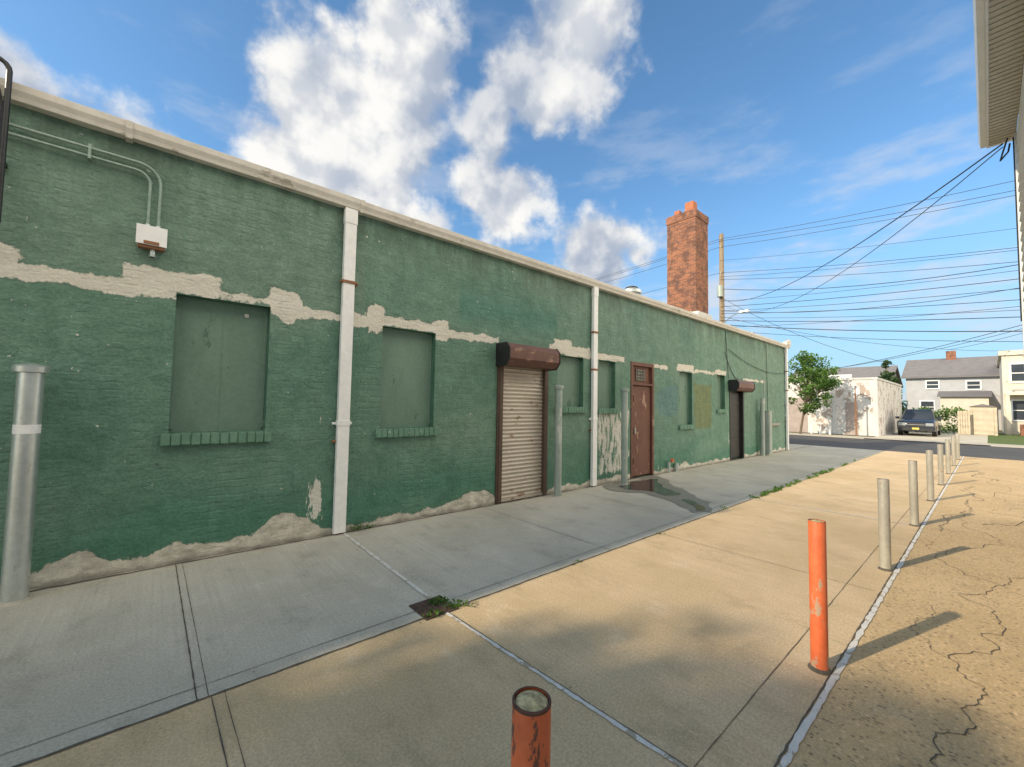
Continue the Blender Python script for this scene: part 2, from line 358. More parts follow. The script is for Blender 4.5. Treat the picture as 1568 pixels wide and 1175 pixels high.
mb=MB(); mb.box(4.17,4.285,-.03,.09,.01,2.24); mb.box(5.245,5.33,-.03,.09,.01,2.24); mb.box(4.2,4.23,-.045,-.03,.01,2.2); mk('shutter_guide',mb,M_brown,bld,.004)
mb=MB(); mb.box(7.97,8.94,.06,.10,.02,2.6,0)
mb.box(7.98,8.05,-.015,.07,.02,2.6,0); mb.box(8.86,8.935,-.015,.07,.02,2.6,0); mb.box(8.05,8.86,-.015,.07,2.52,2.6,0); mb.box(8.05,8.86,-.01,.07,2.08,2.13,0)
mb.box(8.07,8.84,.035,.062,.04,2.06,0)
mb.box(8.25,8.62,.05,.064,2.19,2.45,1)
for i in range(6): mb.box(8.26+i*.068,8.272+i*.068,.03,.05,2.19,2.45,2)
for i in range(4): mb.box(8.25,8.62,.028,.048,2.2+i*.075,2.21+i*.075,2)
mb.box(8.15,8.2,.0,.04,.98,1.12,2); mb.box(8.10,8.14,.0,.05,.3,.45,0); mb.box(8.10,8.14,.0,.05,1.7,1.85,0)
mk('rusted_steel_door',mb,[M_rustdoor,M_black,M_grey],bld,.004)
mb=MB(); mb.box(13.3,14.4,.11,.15,.02,2.15); mb.box(13.3,13.38,-.02,.11,.02,2.15); mb.box(14.32,14.4,-.02,.11,.02,2.15); mb.box(13.4,14.3,.08,.11,.05,2.08)
for i in range(5): mb.box(13.45,14.25,.06,.08,.2+i*.38,.24+i*.38)
mk('dark_steel_door',mb,M_black,bld,.004)
mb=MB(); mb.box(16.4,17.7,-.08,.0,1.0,1.07); mb.box(16.5,17.6,-.02,0,.95,1.0); mk('wall_ledge',mb,M_grey,bld,.006)
def cpath(zh,xv,r,ze):
    return [(-9,-.05,zh),(xv-r,-.05,zh)]+arc((xv-r,-.05,zh-r),r,90,0,'xz')+[(xv,-.05,ze)]
mb=MB(); mb.tube(cpath(3.80,-.055,.17,3.2),.0125,10,0); mb.tube(cpath(3.725,-.13,.11,3.2),.0125,10,0)
for x in (-2.5,-1.4,-.55): mb.box(x,x+.02,-.068,-.0,3.70,3.83,0)
mk('conduit_pipe',mb,weather('conduit_paint',(.18,.28,.23),(.34,.42,.37),8,.45,.2),bld,0,True)
mb=MB(); mb.box(-.2,.01,-.105,-.01,3.03,3.20,0); mb.box(-.205,.015,-.118,-.105,3.025,3.205,0); mb.box(-.19,.0,-.10,-.02,3.0,3.03,1); mb.tube([(-.085,-.05,3.02),(-.085,-.05,2.93)],.02,10,2); mb.tube([(-.085,-.05,2.955),(-.085,-.05,2.93)],.028,6,2)
mb.tube([(-.055,-.05,3.2),(-.055,-.05,3.235)],.02,8,2); mb.tube([(-.13,-.05,3.2),(-.13,-.05,3.235)],.02,8,2)
mb.box(-.15,-.04,-.123,-.118,3.03,3.06,1)
mk('junction_box',mb,[M_white,M_rust,M_galv],bld,.004)
mb=MB(); mb.tube([(-1.0,-.16,2.95),(-1.0,-.16,4.18)]+arc((-1.08,-.16,4.18),.08,0,180,'xz')+[(-1.16,-.16,3.9)],.018,10); mb.tube([(-1.04,-.1,2.6),(-1.04,-.1,3.9),(-1.10,-.1,4.25)],.014,10); mb.box(-1.1,-1.0,-.17,0,3.45,3.48)
mk('black_service_pipe',mb,M_blackpipe,bld,0,True)
mb=MB(); mb.tube([(9.55,-.06,.0),(9.55,-.06,.26),(9.55,-.12,.30)],.03,10,0); mb.tube([(9.55,-.14,.26),(9.55,-.14,.34)],.045,10,1); mb.tube([(9.9,-.07,0),(9.9,-.07,.2)],.05,10,0)
mk('wall_hose_bib',mb,[M_galv,M_orange],bld,.003)
mb=MB()
for a,b,s in [((13.2,-.03,3.4),(18.6,-.03,3.0),.25),((13.0,-.02,3.95),(13.2,-.02,2.5),.0),((16.5,-.02,3.9),(16.6,-.02,1.2),0),((12.95,-.02,3.3),(14.0,-.02,2.5),.2)]:
    A=Vector(a);B=Vector(b); mb.tube([A.lerp(B,t/10)-Vector((0,0,4*s*(t/10)*(1-t/10))) for t in range(11)],.008,6)
mk('wall_cable',mb,M_blackpipe,bld)
mb=MB(); mb.prism([(18.5,4.12),(19.0,4.12),(19.0,4.3),(18.85,4.34),(18.5,4.22)],'y',-.12,.02); mk('gutter_end_cap',mb,M_gutter,bld,.004)

def wall_post(x,y,r,h,mat,cap=True,band=None):
    mb=MB(); mb.tube([(x,y,0),(x,y,h)],r,28,0)
    if cap: mb.tube([(x,y,h-.05),(x,y,h-.045),(x,y,h),(x,y,h+.012),(x,y,h+.03)],[r*1.05,r*1.35,r*1.38,r*1.2,r*.2],28,0)
    if band: mb.tube([(x,y,band),(x,y,band+.07)],r*1.012,28,1)
    mb.tube([(x,y,h*.62),(x,y,h*.62+.012)],r*1.03,28,0)
    mb.tube([(x,y,0),(x,y,.02)],[r*1.3,r*1.1],28,2)
    return mk('steel_protection_post',mb,[mat,M_white,M_kerb],None,0,True)
wall_post(-.76,-.2,.075,1.83,M_galv,True,1.30)
wall_post(5.40,-.22,.065,1.93,M_galvg)
wall_post(7.33,-.28,.065,1.95,M_galvg)
wall_post(15.6,-.16,.07,1.95,M_galvg,False)
mb=MB(); mb.box(15.85,16.15,-.28,-.01,.06,1.5); mb.box(15.88,16.12,-.295,-.28,.12,1.44); mb.box(15.83,16.17,-.3,-.005,1.5,1.53); mb.box(15.9,16.1,-.2,-.05,0,.06); mb.tube([(16.0,-.1,1.53),(16.0,-.1,2.6)],.02,8)
mk('electric_cabinet',mb,M_galvg,None,.006)
ch=empty('brick_chimney')
mb=MB(); mb.box(14.02,15.0,1.36,2.42,4.75,8.30); 
mb.box(13.995,15.025,1.335,2.445,8.30,8.56); mk('chimney_stack',mb,M_brick,ch,.006)
mb=MB(); mb.box(13.93,15.12,1.22,2.5,3.9,4.75); mb.prism([(13.93,4.75),(15.12,4.75),(15.0,4.93),(14.0,4.93)],'y',1.25,2.47); mk('chimney_base',mb,M_cement,ch,.02)
mb=MB(); mb.box(14.03,14.99,1.37,2.41,8.56,8.60); mk('chimney_crown',mb,M_brick,ch,.015)
mb=MB()
for (x,y,r,h) in((14.3,2.14,.10,.20),(14.45,1.72,.16,.42)): 
    mb.box(x-r,x+r,y-r,y+r,8.6,8.62+h)
mk('flue_pot',mb,M_clay,ch,.02)
mb=MB(); mb.tube([(10,1.3,3.95),(10,1.3,4.75)],.16,20); mb.tube([(10,1.3,4.72),(10,1.3,4.76),(10,1.3,4.84),(10,1.3,4.93)],[.2,.27,.27,.12],20); mb.tube([(10,1.3,4.93),(10,1.3,4.99)],[.18,.05],20)
mk('roof_ventilator',mb,M_galv,None,0,True)

# ------------------------------------------------------------------ ground
def sheet(name,x0,x1,y0,y1,z,mat,sx=None):
    mb=MB(); mb.quad((x0,y0,z),(x1,y0,z),(x1,y1,z),(x0,y1,z)); return mk(name,mb,mat)
sheet('ground',-400,600,-500,500,-.02,M_dirt)
sheet('sidewalk',-12,22.2,-2.42,.02,0,M_walk)
sheet('alley_pavement',-12,22.2,-4.53,-2.42,0,M_alley)
sheet('aggregate_pavement',-12,22.2,-12,-4.53,0,M_agg)
sheet('road',22.2,30.5,-80,80,-.012,M_asph)
sheet('far_sidewalk',30.62,32.5,-80,80,.02,M_kerb)
sheet('driveway',32.5,48,-5.1,-.6,.012,M_walk)
sheet('grass_verge',32.5,48,-30,-5.1,.016,M_grass)
mb=MB(); mb.box(30.5,30.62,-80,-5.2,-.1,.02); mb.box(30.5,30.62,-.5,80,-.1,.02); mb.box(22.16,22.24,2,80,-.1,.03); mk('road_kerb',mb,M_kerb,None,.015)
sheet('side_pavement',19,22.2,.02,80,.0,M_walk)
mb=MB()
mb.ribbon([(-12,-2.42),(22.2,-2.42)],.015,.004,0,.004,.06)
mb.ribbon([(-12,-2.29),(22.2,-2.29)],.004,.004,0,.001)
for x in (-4,-1.9,.22,.27): mb.ribbon([(x,0),(x+.02,-2.42)],.007 if x!=.27 else .0035,.004,0,.0008,.05)
mb.ribbon([(.30,-2.42),(.34,-4.5)],.006,.004,0,.001,.05); mb.ribbon([(.36,-2.42),(.39,-4.5)],.0035,.004,0,.001)
mb.ribbon([(-12,-4.30),(22.2,-4.30)],.004,.004,0,.002)
for x in (3.9,5.95,10.2,12.3,16.4,18.5,20.5): mb.ribbon([(x,0),(x,-2.4)],.006,.004,0,.0015)
for x in (4.9,11.2,14.3,17.4,20.4): mb.ribbon([(x,-2.42),(x,-4.5)],.005,.004,0,.0015)
mb.ribbon([(-12,-.035),(22.2,-.035)],.03,.0045,0,.010)
mk('pavement_joints',mb,M_joint)
mb=MB()
mb.ribbon([(1.80,-.05),(1.77,-2.2)],.034,.0055,0,.002,.04); mb.ribbon([(1.75,-2.45),(1.86,-4.53)],.026,.0055,0,.002,.04)
mb.ribbon([(8.1,-2.35),(8.1,-4.53)],.03,.0055,0,.003); mb.ribbon([(14.3,-2.4),(14.3,-4.53)],.03,.0055,0,.004)
mb.ribbon([(-12,-4.555),(22.2,-4.555)],.03,.0055,0,.003,.05)
mk('caulk_lines',mb,M_caulk)
mb=MB(); mb.ribbon([(-12,-4.532),(22.2,-4.532)],.008,.0045,0,.003,.05)
mb.ribbon([(1.765,-2.45),(1.875,-4.53)],.006,.0065,0,.002,.04)
mk('pavement_gap',mb,M_joint)
mb=MB()
def crack(pts,w=.012,lev=2):
    P=[Vector((a,b,0)) for a,b in pts]
    for l in range(4):
        Q=[P[0]]
        for a,b in zip(P,P[1:]):
            m=(a+b)/2; d=(b-a); nn=Vector((-d.y,d.x,0)); Q+= [m+nn*random.uniform(-.22,.22),b]
        P=Q
    mb.ribbon([(p.x,p.y) for p in P],w*.6,.004,0,.0005,.5)
crack([(2.6,-5.1),(2.95,-4.98),(3.43,-5.08),(3.97,-4.99),(4.6,-5.12),(5.4,-4.98),(6.0,-5.24),(6.79,-4.85),(8.2,-5.2),(10,-4.95),(13,-5.35),(18,-5.3)],.010)
crack([(3.97,-4.99),(4.4,-4.8),(4.9,-4.85)],.007); crack([(6.79,-4.85),(6.9,-4.7),(7.4,-4.6)],.008); crack([(6.0,-5.24),(6.4,-5.35),(6.6,-5.6)],.01)
crack([(9,-5.1),(9.3,-5.4),(10.5,-5.6)],.02); crack([(8,-4.75),(9.5,-4.9),(11.5,-5.1),(12.5,-4.8),(13.5,-4.9)],.018); crack([(2,-5.4),(2.6,-5.1)],.01); crack([(15,-5.3),(15.5,-4.9),(17,-4.8)],.03)
mk('pavement_cracks',mb,M_joint)
def blob(name,pts,z,mat,jit=.08):
    P=[Vector((a,b,0)) for a,b in pts]; 
    for l in range(3):
        Q=[]
        for i,a in enumerate(P):
            b=P[(i+1)%len(P)]; d=b-a; Q+=[a,(a+b)/2+Vector((-d.y,d.x,0))*random.uniform(-.15,.15)]
        P=Q
    mb=MB(); mb.add([(p.x,p.y,z) for p in P],[tuple(range(len(P)))]); return mk(name,mb,mat)
blob('wet_patch',[(6.9,-.1),(7.8,-.15),(8.9,-.1),(8.6,-.5),(8.1,-.9),(7.6,-1.5),(7.2,-2.1),(6.5,-2.4),(6.25,-2.2),(6.7,-1.6),(6.9,-1.0),(6.6,-.5)],.0062,M_damp)
blob('puddle',[(7.0,-.35),(7.9,-.3),(8.5,-.35),(7.9,-.8),(7.55,-1.2),(7.3,-1.5),(7.0,-1.35),(7.1,-.9),(6.9,-.6)],.0102,M_wet)
blob('puddle',[(6.9,-1.7),(7.05,-1.75),(6.6,-2.25),(6.4,-2.2)],.0102,M_wet)
M_drain=weather('drain_iron',(.05,.035,.025),(.12,.085,.06),20,.9)
mb=MB(); mb.box(1.58,1.86,-2.46,-2.18,-.01,.008,0); mb.box(1.60,1.84,-2.44,-2.2,.008,.011,1)
for i in range(5): mb.box(1.61+i*.048,1.63+i*.048,-2.43,-2.21,.011,.016,0)
mk('storm_drain',mb,[M_drain,M_dark])
def leaves(mb,cen,rad,n,size,att,up=0):
    for i in range(n):
        while True:
            p=Vector([random.uniform(-1,1) for _ in range(3)])
            if p.length<1: break
        p=Vector((p.x*rad[0],p.y*rad[1],p.z*rad[2]))
        c=Vector(cen)+p
        a=Vector([random.gauss(0,1) for _ in range(3)]).normalized(); 
        if up: a=(a+Vector((0,0,up))).normalized()
        b=a.cross(Vector([random.gauss(0,1) for _ in range(3)])).normalized(); s=size*random.uniform(.5,1.3)
        mb.add([c-a*s,c+b*s*.45,c+a*s,c-b*s*.45],[(0,1,2,3)],0)
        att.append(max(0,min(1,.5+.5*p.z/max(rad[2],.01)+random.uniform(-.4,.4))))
def mkleaf(name,mb,att,mats,parent=None,nbase=0):
    o=mk(name,mb,mats,parent); a=o.data.attributes.new('lf','FLOAT','FACE'); a.data.foreach_set('value',[0]*nbase+att); return o
mb=MB();att=[]
for i in range(60):
    x=random.choice([random.uniform(8,17),random.gauss(9.3,.5),random.gauss(13,.6)]); leaves(mb,(x,-2.42+random.gauss(0,.03),.02),(.10,.04,.025),14,.028,att,.8)
for c,n in(((1.78,-2.28,.018),90),((1.86,-2.40,.015),50),((1.66,-2.42,.012),40),((1.95,-2.46,.012),20),((1.95,-.06,.05),50),((2.1,-.05,.03),30),((4.9,-2.44,.01),8),((6.9,-2.4,.02),20),((3.3,-2.43,.01),10)): leaves(mb,c,(.09,.06,.02),n,.019,att,.6)
mkleaf('weeds',mb,att,M_leaf)
mb=MB()
for i in range(150):
    x=random.uniform(-.3,12);y=random.choice([random.uniform(-2.4,-.05),random.uniform(-5.2,-.1),random.gauss(-2.4,.1)]); a=random.uniform(0,6.3); s=random.uniform(.004,.012)
    mb.add([(x+s*math.cos(a+k*1.57)*(1 if k%2 else .5),y+s*math.sin(a+k*1.57)*(1 if k%2 else .5),.008+random.uniform(0,.006)) for k in range(4)],[(0,1,2,3)])
mk('fallen_leaves',mb,weather('dry_leaf',(.16,.08,.03),(.3,.17,.07),30))

# ------------------------------------------------------------------ bollards
def bollard(i):
    x=3.176+2.474*(i-1); y=-4.475; h=.903*(1 if i<5 else .98); r=.046
    t=random.uniform(-.008,.008)
    mb=MB(); mb.tube([(x,y,0),(x+t*.5,y,h*.5),(x+t,y,h-.004),(x+t,y,h)],[r,r,r,r*.97],32,0,False)
    mb.tube([(x+t,y,h),(x+t,y,h+.001)],[r*.99,r*.88],32,2,False)
    mb.tube([(x+t,y,h-.02),(x+t,y,h-.004),(x+t,y,h+.003)],[r*.88,r*.84,r*.35],24,1)
    mb.tube([(x,y,0),(x,y,.012),(x,y,.02)],[r*1.35,r*1.2,r],20,3)
    if i==0:
        mb.tube([(x+t,y,h-.006),(x+t,y,h)],r*1.008,32,2,False)
        mb.quad((x+.012,y-r-.0015,h-.22),(x+.034,y-.034,h-.22),(x+.034,y-.034,h-.14),(x+.012,y-r-.0015,h-.14),4)
    m=M_orangef if i==0 else (M_orange if i==1 else M_grey)
    mk('steel_bollard',mb,[m,M_fill if i<2 else M_kerb,M_dark,M_joint,M_white],None,0,True)
for i in range(0,9): bollard(i)

# ------------------------------------------------------------------ right house (eave overhead)
hs=empty('white_house')
M_siding=weather('white_siding',(.62,.62,.6),(.72,.72,.7),3,.6)
M_soff=weather('soffit_vinyl',(.44,.41,.34),(.52,.49,.42),4,.6)
mb=MB(); mb.box(-8,9.95,-15,-5.60,0,5.98)
z=.2
while z<5.9:
    mb.prism([(-5.60,z),(-5.578,z),(-5.60,z+.15)],'x',-8,9.96); z+=.155
mk('siding_wall',mb,M_siding,hs)
mb=MB(); mb.box(-8.2,10.12,-5.59,-5.31,5.96,5.975)
x=-8
while x<10.05:
    mb.box(x,x+.075,-5.59,-5.31,5.948,5.96); x+=.1
mk('soffit',mb,M_soff,hs,.002)
mb=MB(); mb.box(-8.2,10.14,-5.31,-5.285,5.93,6.10); mb.prism([(-5.285,5.96),(-5.22,5.97),(-5.20,6.06),(-5.20,6.10),(-5.285,6.10)],'x',-8.2,10.16)
mb.box(10.08,10.14,-5.6,-5.31,5.93,6.12); mb.box(9.88,9.97,-5.60,-5.565,0,5.95); mk('fascia_gutter',mb,M_siding,hs,.004)
mb=MB(); mb.prism([(-5.2,6.10),(-10.3,9.2),(-15.4,6.10),(-15.4,6.2),(-10.3,9.35),(-5.2,6.2)],'x',-8.2,10.2); mk('roof',mb,M_roof,hs)
mb=MB(); mb.prism([(-5.6,5.98),(-15,5.98),(-10.3,9.1)],'x',-7.9,9.9); mk('gable',mb,M_siding,hs)
mb=MB(); mb.tube([(9.9,-5.50,5.9),(10.05,-5.45,5.75),(9.98,-5.42,5.6),(9.86,-5.5,5.66),(9.9,-5.52,5.8)],.012,6); mb.tube([(9.93,-5.56,5.9),(9.93,-5.56,3)],.012,6); mk('service_drop_loop',mb,M_wire,hs)

# ------------------------------------------------------------------ utility pole + wires
up=empty('utility_pole')
mb=MB(); mb.tube([(30.8,7.3,-.1),(30.8,7.3,14.3)],[.2,.15],16); mk('pole',mb,M_wood,up,0,True)
mb=MB(); mb.tube([(30.5,7.3,9.6),(30.5,7.3,10.4)],.2,14)
for z in(13.9,13.3,11.4): mb.tube([(30.6,7.3,z),(30.8,7.3,z)],.05,8)
mk('insulators',mb,M_galvg,up)
mb=MB(); mb.tube([(30.8,7.3,7.6),(30.6,6.6,8.1),(30.4,5.9,8.25)],.035,8); mb.box(30.2,30.5,5.35,5.95,8.18,8.32); mk('street_lamp_arm',mb,M_galv,up,.02)
wr=empty('overhead_wires'); mb=MB()
def wire(a,b,s,r=.012,n=24):
    A=Vector(a);B=Vector(b); mb.tube([A.lerp(B,t/n)-Vector((0,0,4*s*(t/n)*(1-t/n))) for t in range(n+1)],r,5,0,False)
for z1,z2,r in((13.9,12.8,.014),(13.75,12.5,.014),(13.3,12.1,.014),(12.3,10.4,.01),(11.4,9.6,.014),(11.1,9.5,.012),(10.9,9.1,.014),(9.3,8.5,.012),(8.9,8.0,.018),(8.6,7.5,.014),(8.4,7.0,.016),(8.1,6.6,.012),(7.9,6.2,.02),(7.6,5.8,.025),(7.4,6.9,.012),(7.2,5.4,.014)):
    k=(z2-z1)/13.9; wire((30.6,7.3,z1),(30.6,-30,z1+k*37.3+2.2),.9+random.uniform(0,.5),r,30)
for z in (13.9,13.75,13.3,11.4): wire((30.6,7.3,z),(30.6,45,z+.4),.7,.014)
wire((30.6,7.3,9.4),(9.95,-5.45,5.85),.9,.012); wire((30.6,7.3,9.2),(9.95,-5.45,5.8),1.5,.008)
wire((30.6,7.3,9.6),(34,-1.5,4.4),.5,.012); wire((30.6,-14,8.6),(34.3,2.5,4.2),.6,.015); wire((30.6,-14,8.4),(34.3,4.5,4.1),.9,.012); wire((30.6,-14,9),(52,-3,7),.7,.014)
wire((30.6,7.3,8.2),(50,-8,6.3),.8,.012); wire((30.6,7.3,10.2),(30.6,-30,15),3.6,.02); wire((30.6,7.3,8.6),(30.6,-30,15.5),3.9,.016)
mk('wires',mb,M_wire,wr)
up2=empty('utility_pole'); mb=MB(); mb.tube([(30.9,-30,-.1),(30.9,-30,16)],[.17,.12],12); mb.box(30.8,30.86,-31,-29,12.6,12.7); mk('pole',mb,M_wood,up2,0,True)

# ------------------------------------------------------------------ background buildings
wb=empty('white_garage_building')
M_wb=weather('peeling_white_wall',(.60,.58,.56),(.72,.70,.68),1.2,.8,c3=(.40,.33,.29),t3=.54,s3=1.6)
M_wb2=weather('white_side_wall',(.55,.54,.53),(.66,.65,.64),1.2,.8)
mb=MB(); mb.box(34,45,-.65,7,0,3.55,0); mb.box(33.95,45.1,-.7,7.05,3.55,3.68,1); mb.box(33.98,34.0,-.68,-.45,0,3.55,1); mb.box(33.98,34,1.4,1.6,0,3.55,1)
mb.prism([(34,3.68),(34.3,3.68),(34.3,3.95)],'y',.6,6,1)
mk('walls',mb,[M_wb,M_wb2],wb,.02)
mb=MB()
for (y0,y1,z0,z1) in((.3,.9,0,2.1),(3.0,4.6,0,2.4)): mb.box(33.96,34.02,y0,y1,z0,z1)
mk('garage_doors',mb,weather('dull_door',(.33,.27,.25),(.45,.38,.35),3),wb,.01)
mb=MB(); 
for y in (2.6,2.1,1.6): mb.tube([(33.2,y,0),(33.2,y,.55)],.06,10)
mk('white_bollards',mb,M_white)
mb=MB(); mb.tube([(32.8,.2,0),(32.8,.2,3.1)],.04,8,0); mb.box(32.77,32.79,.0,.4,2.6,3.1,1); mk('street_sign',mb,[M_rust,M_white],None,.004)
M_wallc=weather('cream_wall',(.60,.54,.44),(.70,.64,.54),2,.8); M_wallg=weather('grey_siding_wall',(.40,.41,.43),(.48,.49,.51),2,.8); M_shing=weather('grey_shingle',(.15,.14,.145),(.22,.21,.215),2,.9,stretch=(1,1,4))
M_glass=weather('window_glass',(.03,.04,.05),(.06,.07,.09),1,.1,bst=0)
M_tan=weather('tan_fence',(.5,.42,.3),(.6,.52,.4),3,.8)
def house(name,x0,x1,y0,y1,ze,zr,wall,roof,wins,ridge='y',chim=None):
    e=empty(name); mb=MB(); mb.box(x0,x1,y0,y1,0,ze); mk('walls',mb,wall,e,.02)
    mb=MB(); o=.4
    if ridge=='y':
        m=(x0+x1)/2; mb.prism([(x0-o,ze-.1),(m,zr),(x1+o,ze-.1),(x1+o,ze+.08),(m,zr+.2),(x0-o,ze+.08)],'y',y0-.3,y1+.3); mb.prism([(x0,ze),(x1,ze),(m,zr)],'y',y0+.01,y1-.01)
    elif ridge=='x':
        m=(y0+y1)/2; mb.prism([(y0-o,ze-.1),(m,zr),(y1+o,ze-.1),(y1+o,ze+.08),(m,zr+.2),(y0-o,ze+.08)],'x',x0-.3,x1+.3)
    else: mb.box(x0-.15,x1+.15,y0-.15,y1+.15,ze,ze+.35)
    mk('roof',mb,roof,e)
    if ridge=='x': mb=MB(); mb.prism([(y0,ze),(y1,ze),((y0+y1)/2,zr)],'x',x0,x1); mk('gable',mb,wall,e)
    mb=MB(); g=MB()
    for (y,z,w,h) in wins:
        g.box(x0-.03,x0+.02,y-w/2,y+w/2,z,z+h); 
        mb.box(x0-.07,x0,y-w/2-.1,y-w/2,z-.1,z+h+.1); mb.box(x0-.07,x0,y+w/2,y+w/2+.1,z-.1,z+h+.1); mb.box(x0-.075,x0,y-w/2,y+w/2,z+h,z+h+.1); mb.box(x0-.09,x0,y-w/2,y+w/2,z-.1,z); mb.box(x0-.06,x0-.02,y-w/2,y+w/2,z+h/2-.03,z+h/2+.03)
    mk('window_glass',g,M_glass,e); mk('window_frames',mb,M_white,e)
    if chim: mb=MB(); mb.box(*chim); mk('chimney',mb,M_brick,e)
    return e
house('grey_roof_house',58,67,-6.2,.3,5.0,7.0,M_wallg,M_shing,[(-1.6,3.9,.8,.7),(-4.3,3.8,.8,.7),(-1.2,1.5,.9,1.1)],'y',(62,62.7,-3.1,-2.4,6.5,7.9))
mb=MB(); mb.box(56.2,58,-5.2,-2.2,0,3.0,0); mb.prism([(55.9,3.0),(58,3.5),(58,3.6),(55.9,3.1)],'y',-5.4,-2.0,1); mk('porch',mb,[M_wallc,M_shing])
house('cream_stucco_house',48,60,-14,-5.9,5.9,7,M_wallc,M_wallc,[(-6.8,3.9,.9,1.3),(-8.6,3.9,.9,1.3),(-6.8,1.1,.9,1.4),(-8.8,1.0,1.0,1.5)],'flat')
mb=MB(); mb.box(46.8,48,-9,-6.0,2.9,3.1,0); 
for y in (-6.1,-7.5,-8.9): mb.box(46.85,47.05,y-.1,y+.1,0,2.9,0); mb.box(46.85,46.95,y-.05,y+.05,3.1,3.9,0)
mb.box(46.85,46.92,-9,-6,3.85,3.92,0)
for i in range(4): mb.box(45.6+i*.3,46.8,-7.6,-6.6,.2*i,.2*(i+1),1)
mk('balcony_porch',mb,[M_wallc,M_brick],None,.01)
house('distant_house',70,80,3,14,5,7.5,M_wb2,M_shing,[(5,3.6,.9,1),(8,3.6,.9,1)],'y')
house('distant_house',72,80,-24,-12,5.2,7.8,M_wallc,M_shing,[(-14,3.6,.9,1),(-18,3.6,.9,1)],'x')
mb=MB(); mb.box(44,47,-5.55,-4.3,0,2.0,0); mb.box(43.95,44,-5.4,-4.45,.05,1.85,0); mb.prism([(-5.6,2.0),(-4.25,2.0),(-4.9,2.2)],'x',43.9,47.1,1); mk('garden_shed',mb,[M_tan,M_shing],None,.01)
mb=MB(); mb.box(43.5,43.6,-4.3,-3.7,0,1.6); 
for i in range(5): mb.box(43.45,43.5,-4.3+i*.12,-4.2+i*.12,.05,1.7)
mk('wooden_gate',mb,M_tan,None,.004)
mb=MB();att=[]
for i in range(26): leaves(mb,(43.8+random.uniform(0,.6),-4.1+i*.12,random.uniform(1.0,1.65)),(.4,.35,.45),50,.11,att)
for i in range(20): leaves(mb,(43.8+random.uniform(0,.6),-3.9+i*.15,.4),(.4,.35,.4),30,.11,att)
mkleaf('hedge',mb,att,M_leaf)
def tree(name,base,h,cr,cz,nclump,leafn,size,mat,cone=False,tr=.09,lean=(0,0)):
    e=empty(name); mb=MB(); B=Vector(base); T=B+Vector((lean[0],lean[1],h*.8))
    mb.tube([B,B.lerp(T,.3)+Vector((.03,.02,0)),B.lerp(T,.6),T],[tr,tr*.75,tr*.5,tr*.15],10)
    l=MB();att=[]
    for i in range(nclump):
        while True:
            p=Vector([random.uniform(-1,1) for _ in range(3)])
            if .25<p.length<1: break
        t=(p.z+1)/2
        k=(1.05-t) if cone else 1
        c=B+Vector((lean[0]*.8+p.x*cr*k,lean[1]*.8+p.y*cr*k,cz+p.z*(h-cz)*.92))
        st=B.lerp(T,min(.95,max(.25,(c.z-B.z)/h*.8)))
        mb.tube([st,st.lerp(c,.5)+Vector((0,0,.08)),c],[tr*.35,tr*.22,tr*.08],5)
        s=cr*random.uniform(.2,.36)*(.6+.5*k)
        leaves(l,c,(s,s,s*.75),leafn,size,att)
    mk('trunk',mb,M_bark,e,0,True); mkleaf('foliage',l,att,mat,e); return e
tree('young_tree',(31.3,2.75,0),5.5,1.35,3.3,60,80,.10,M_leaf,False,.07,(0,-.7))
tree('pine_tree',(60,2.0,0),7.4,1.9,4.3,45,60,.16,M_leafd,True,.15)
tree('pine_tree',(57,1.2,0),6.0,1.2,3.4,30,60,.15,M_leafd,True,.12)
tree('street_tree',(-13.2,-.1,0),8.6,2.0,6.9,60,90,.16,M_leaf,False,.2)
mb=MB();att=[]
for i in range(90):
    y=random.uniform(-60,45); leaves(mb,(88+random.uniform(-4,4),y,random.uniform(1,4.6)),(2.2,2.4,1.8),50,.42,att)
mkleaf('distant_trees',mb,att,M_leafd)
# ------------------------------------------------------------------ car (facing -X)
car=empty('parked_car'); cx,cyy,cw=36.8,-2.1,.88
n=NT('car_paint'); n.out((.04,.05,.07),.22,.4); n.b.inputs['Coat Weight'].default_value=.8; M_car=n.m
def cp(pr,w0,w1,m,name,bev=.04,mat=M_car):
    mb=MB(); mb.prism([(cx+a,b) for a,b in pr],'y',cyy-w1,cyy+w1); return mk(name,mb,mat,car,bev,True,3)
cp([(0,.35),(-.05,.6),(.0,.88),(.12,.98),(1.15,1.08),(4.3,1.08),(4.45,.9),(4.45,.35),(3.9,.3),(.4,.3)],0,cw,0,'body',.08)
mb=MB()
mb.add([(cx+1.1,cyy-.80,1.06),(cx+1.1,cyy+.80,1.06),(cx+1.85,cyy+.62,1.68),(cx+1.85,cyy-.62,1.68),(cx+4.3,cyy-.8,1.06),(cx+4.3,cyy+.8,1.06),(cx+4.0,cyy+.62,1.68),(cx+4.0,cyy-.62,1.68)],
 [(0,3,2,1),(0,4,7,3),(1,2,6,5),(4,5,6,7)],1); mb.add([(cx+1.82,cyy-.64,1.68),(cx+1.82,cyy+.64,1.68),(cx+4.02,cyy+.64,1.68),(cx+4.02,cyy-.64,1.68),(cx+1.95,cyy-.58,1.73),(cx+1.95,cyy+.58,1.73),(cx+3.95,cyy+.58,1.73),(cx+3.95,cyy-.58,1.73)],[(0,1,5,4),(1,2,6,5),(2,3,7,6),(3,0,4,7),(4,5,6,7)],0)
mk('cabin',mb,[M_car,M_glass],car)
mb=MB()
for y in(-.8,.8): mb.tube([(cx+1.12,cyy+y,1.06),(cx+1.85,cyy+y*.78,1.70)],.035,6,0)
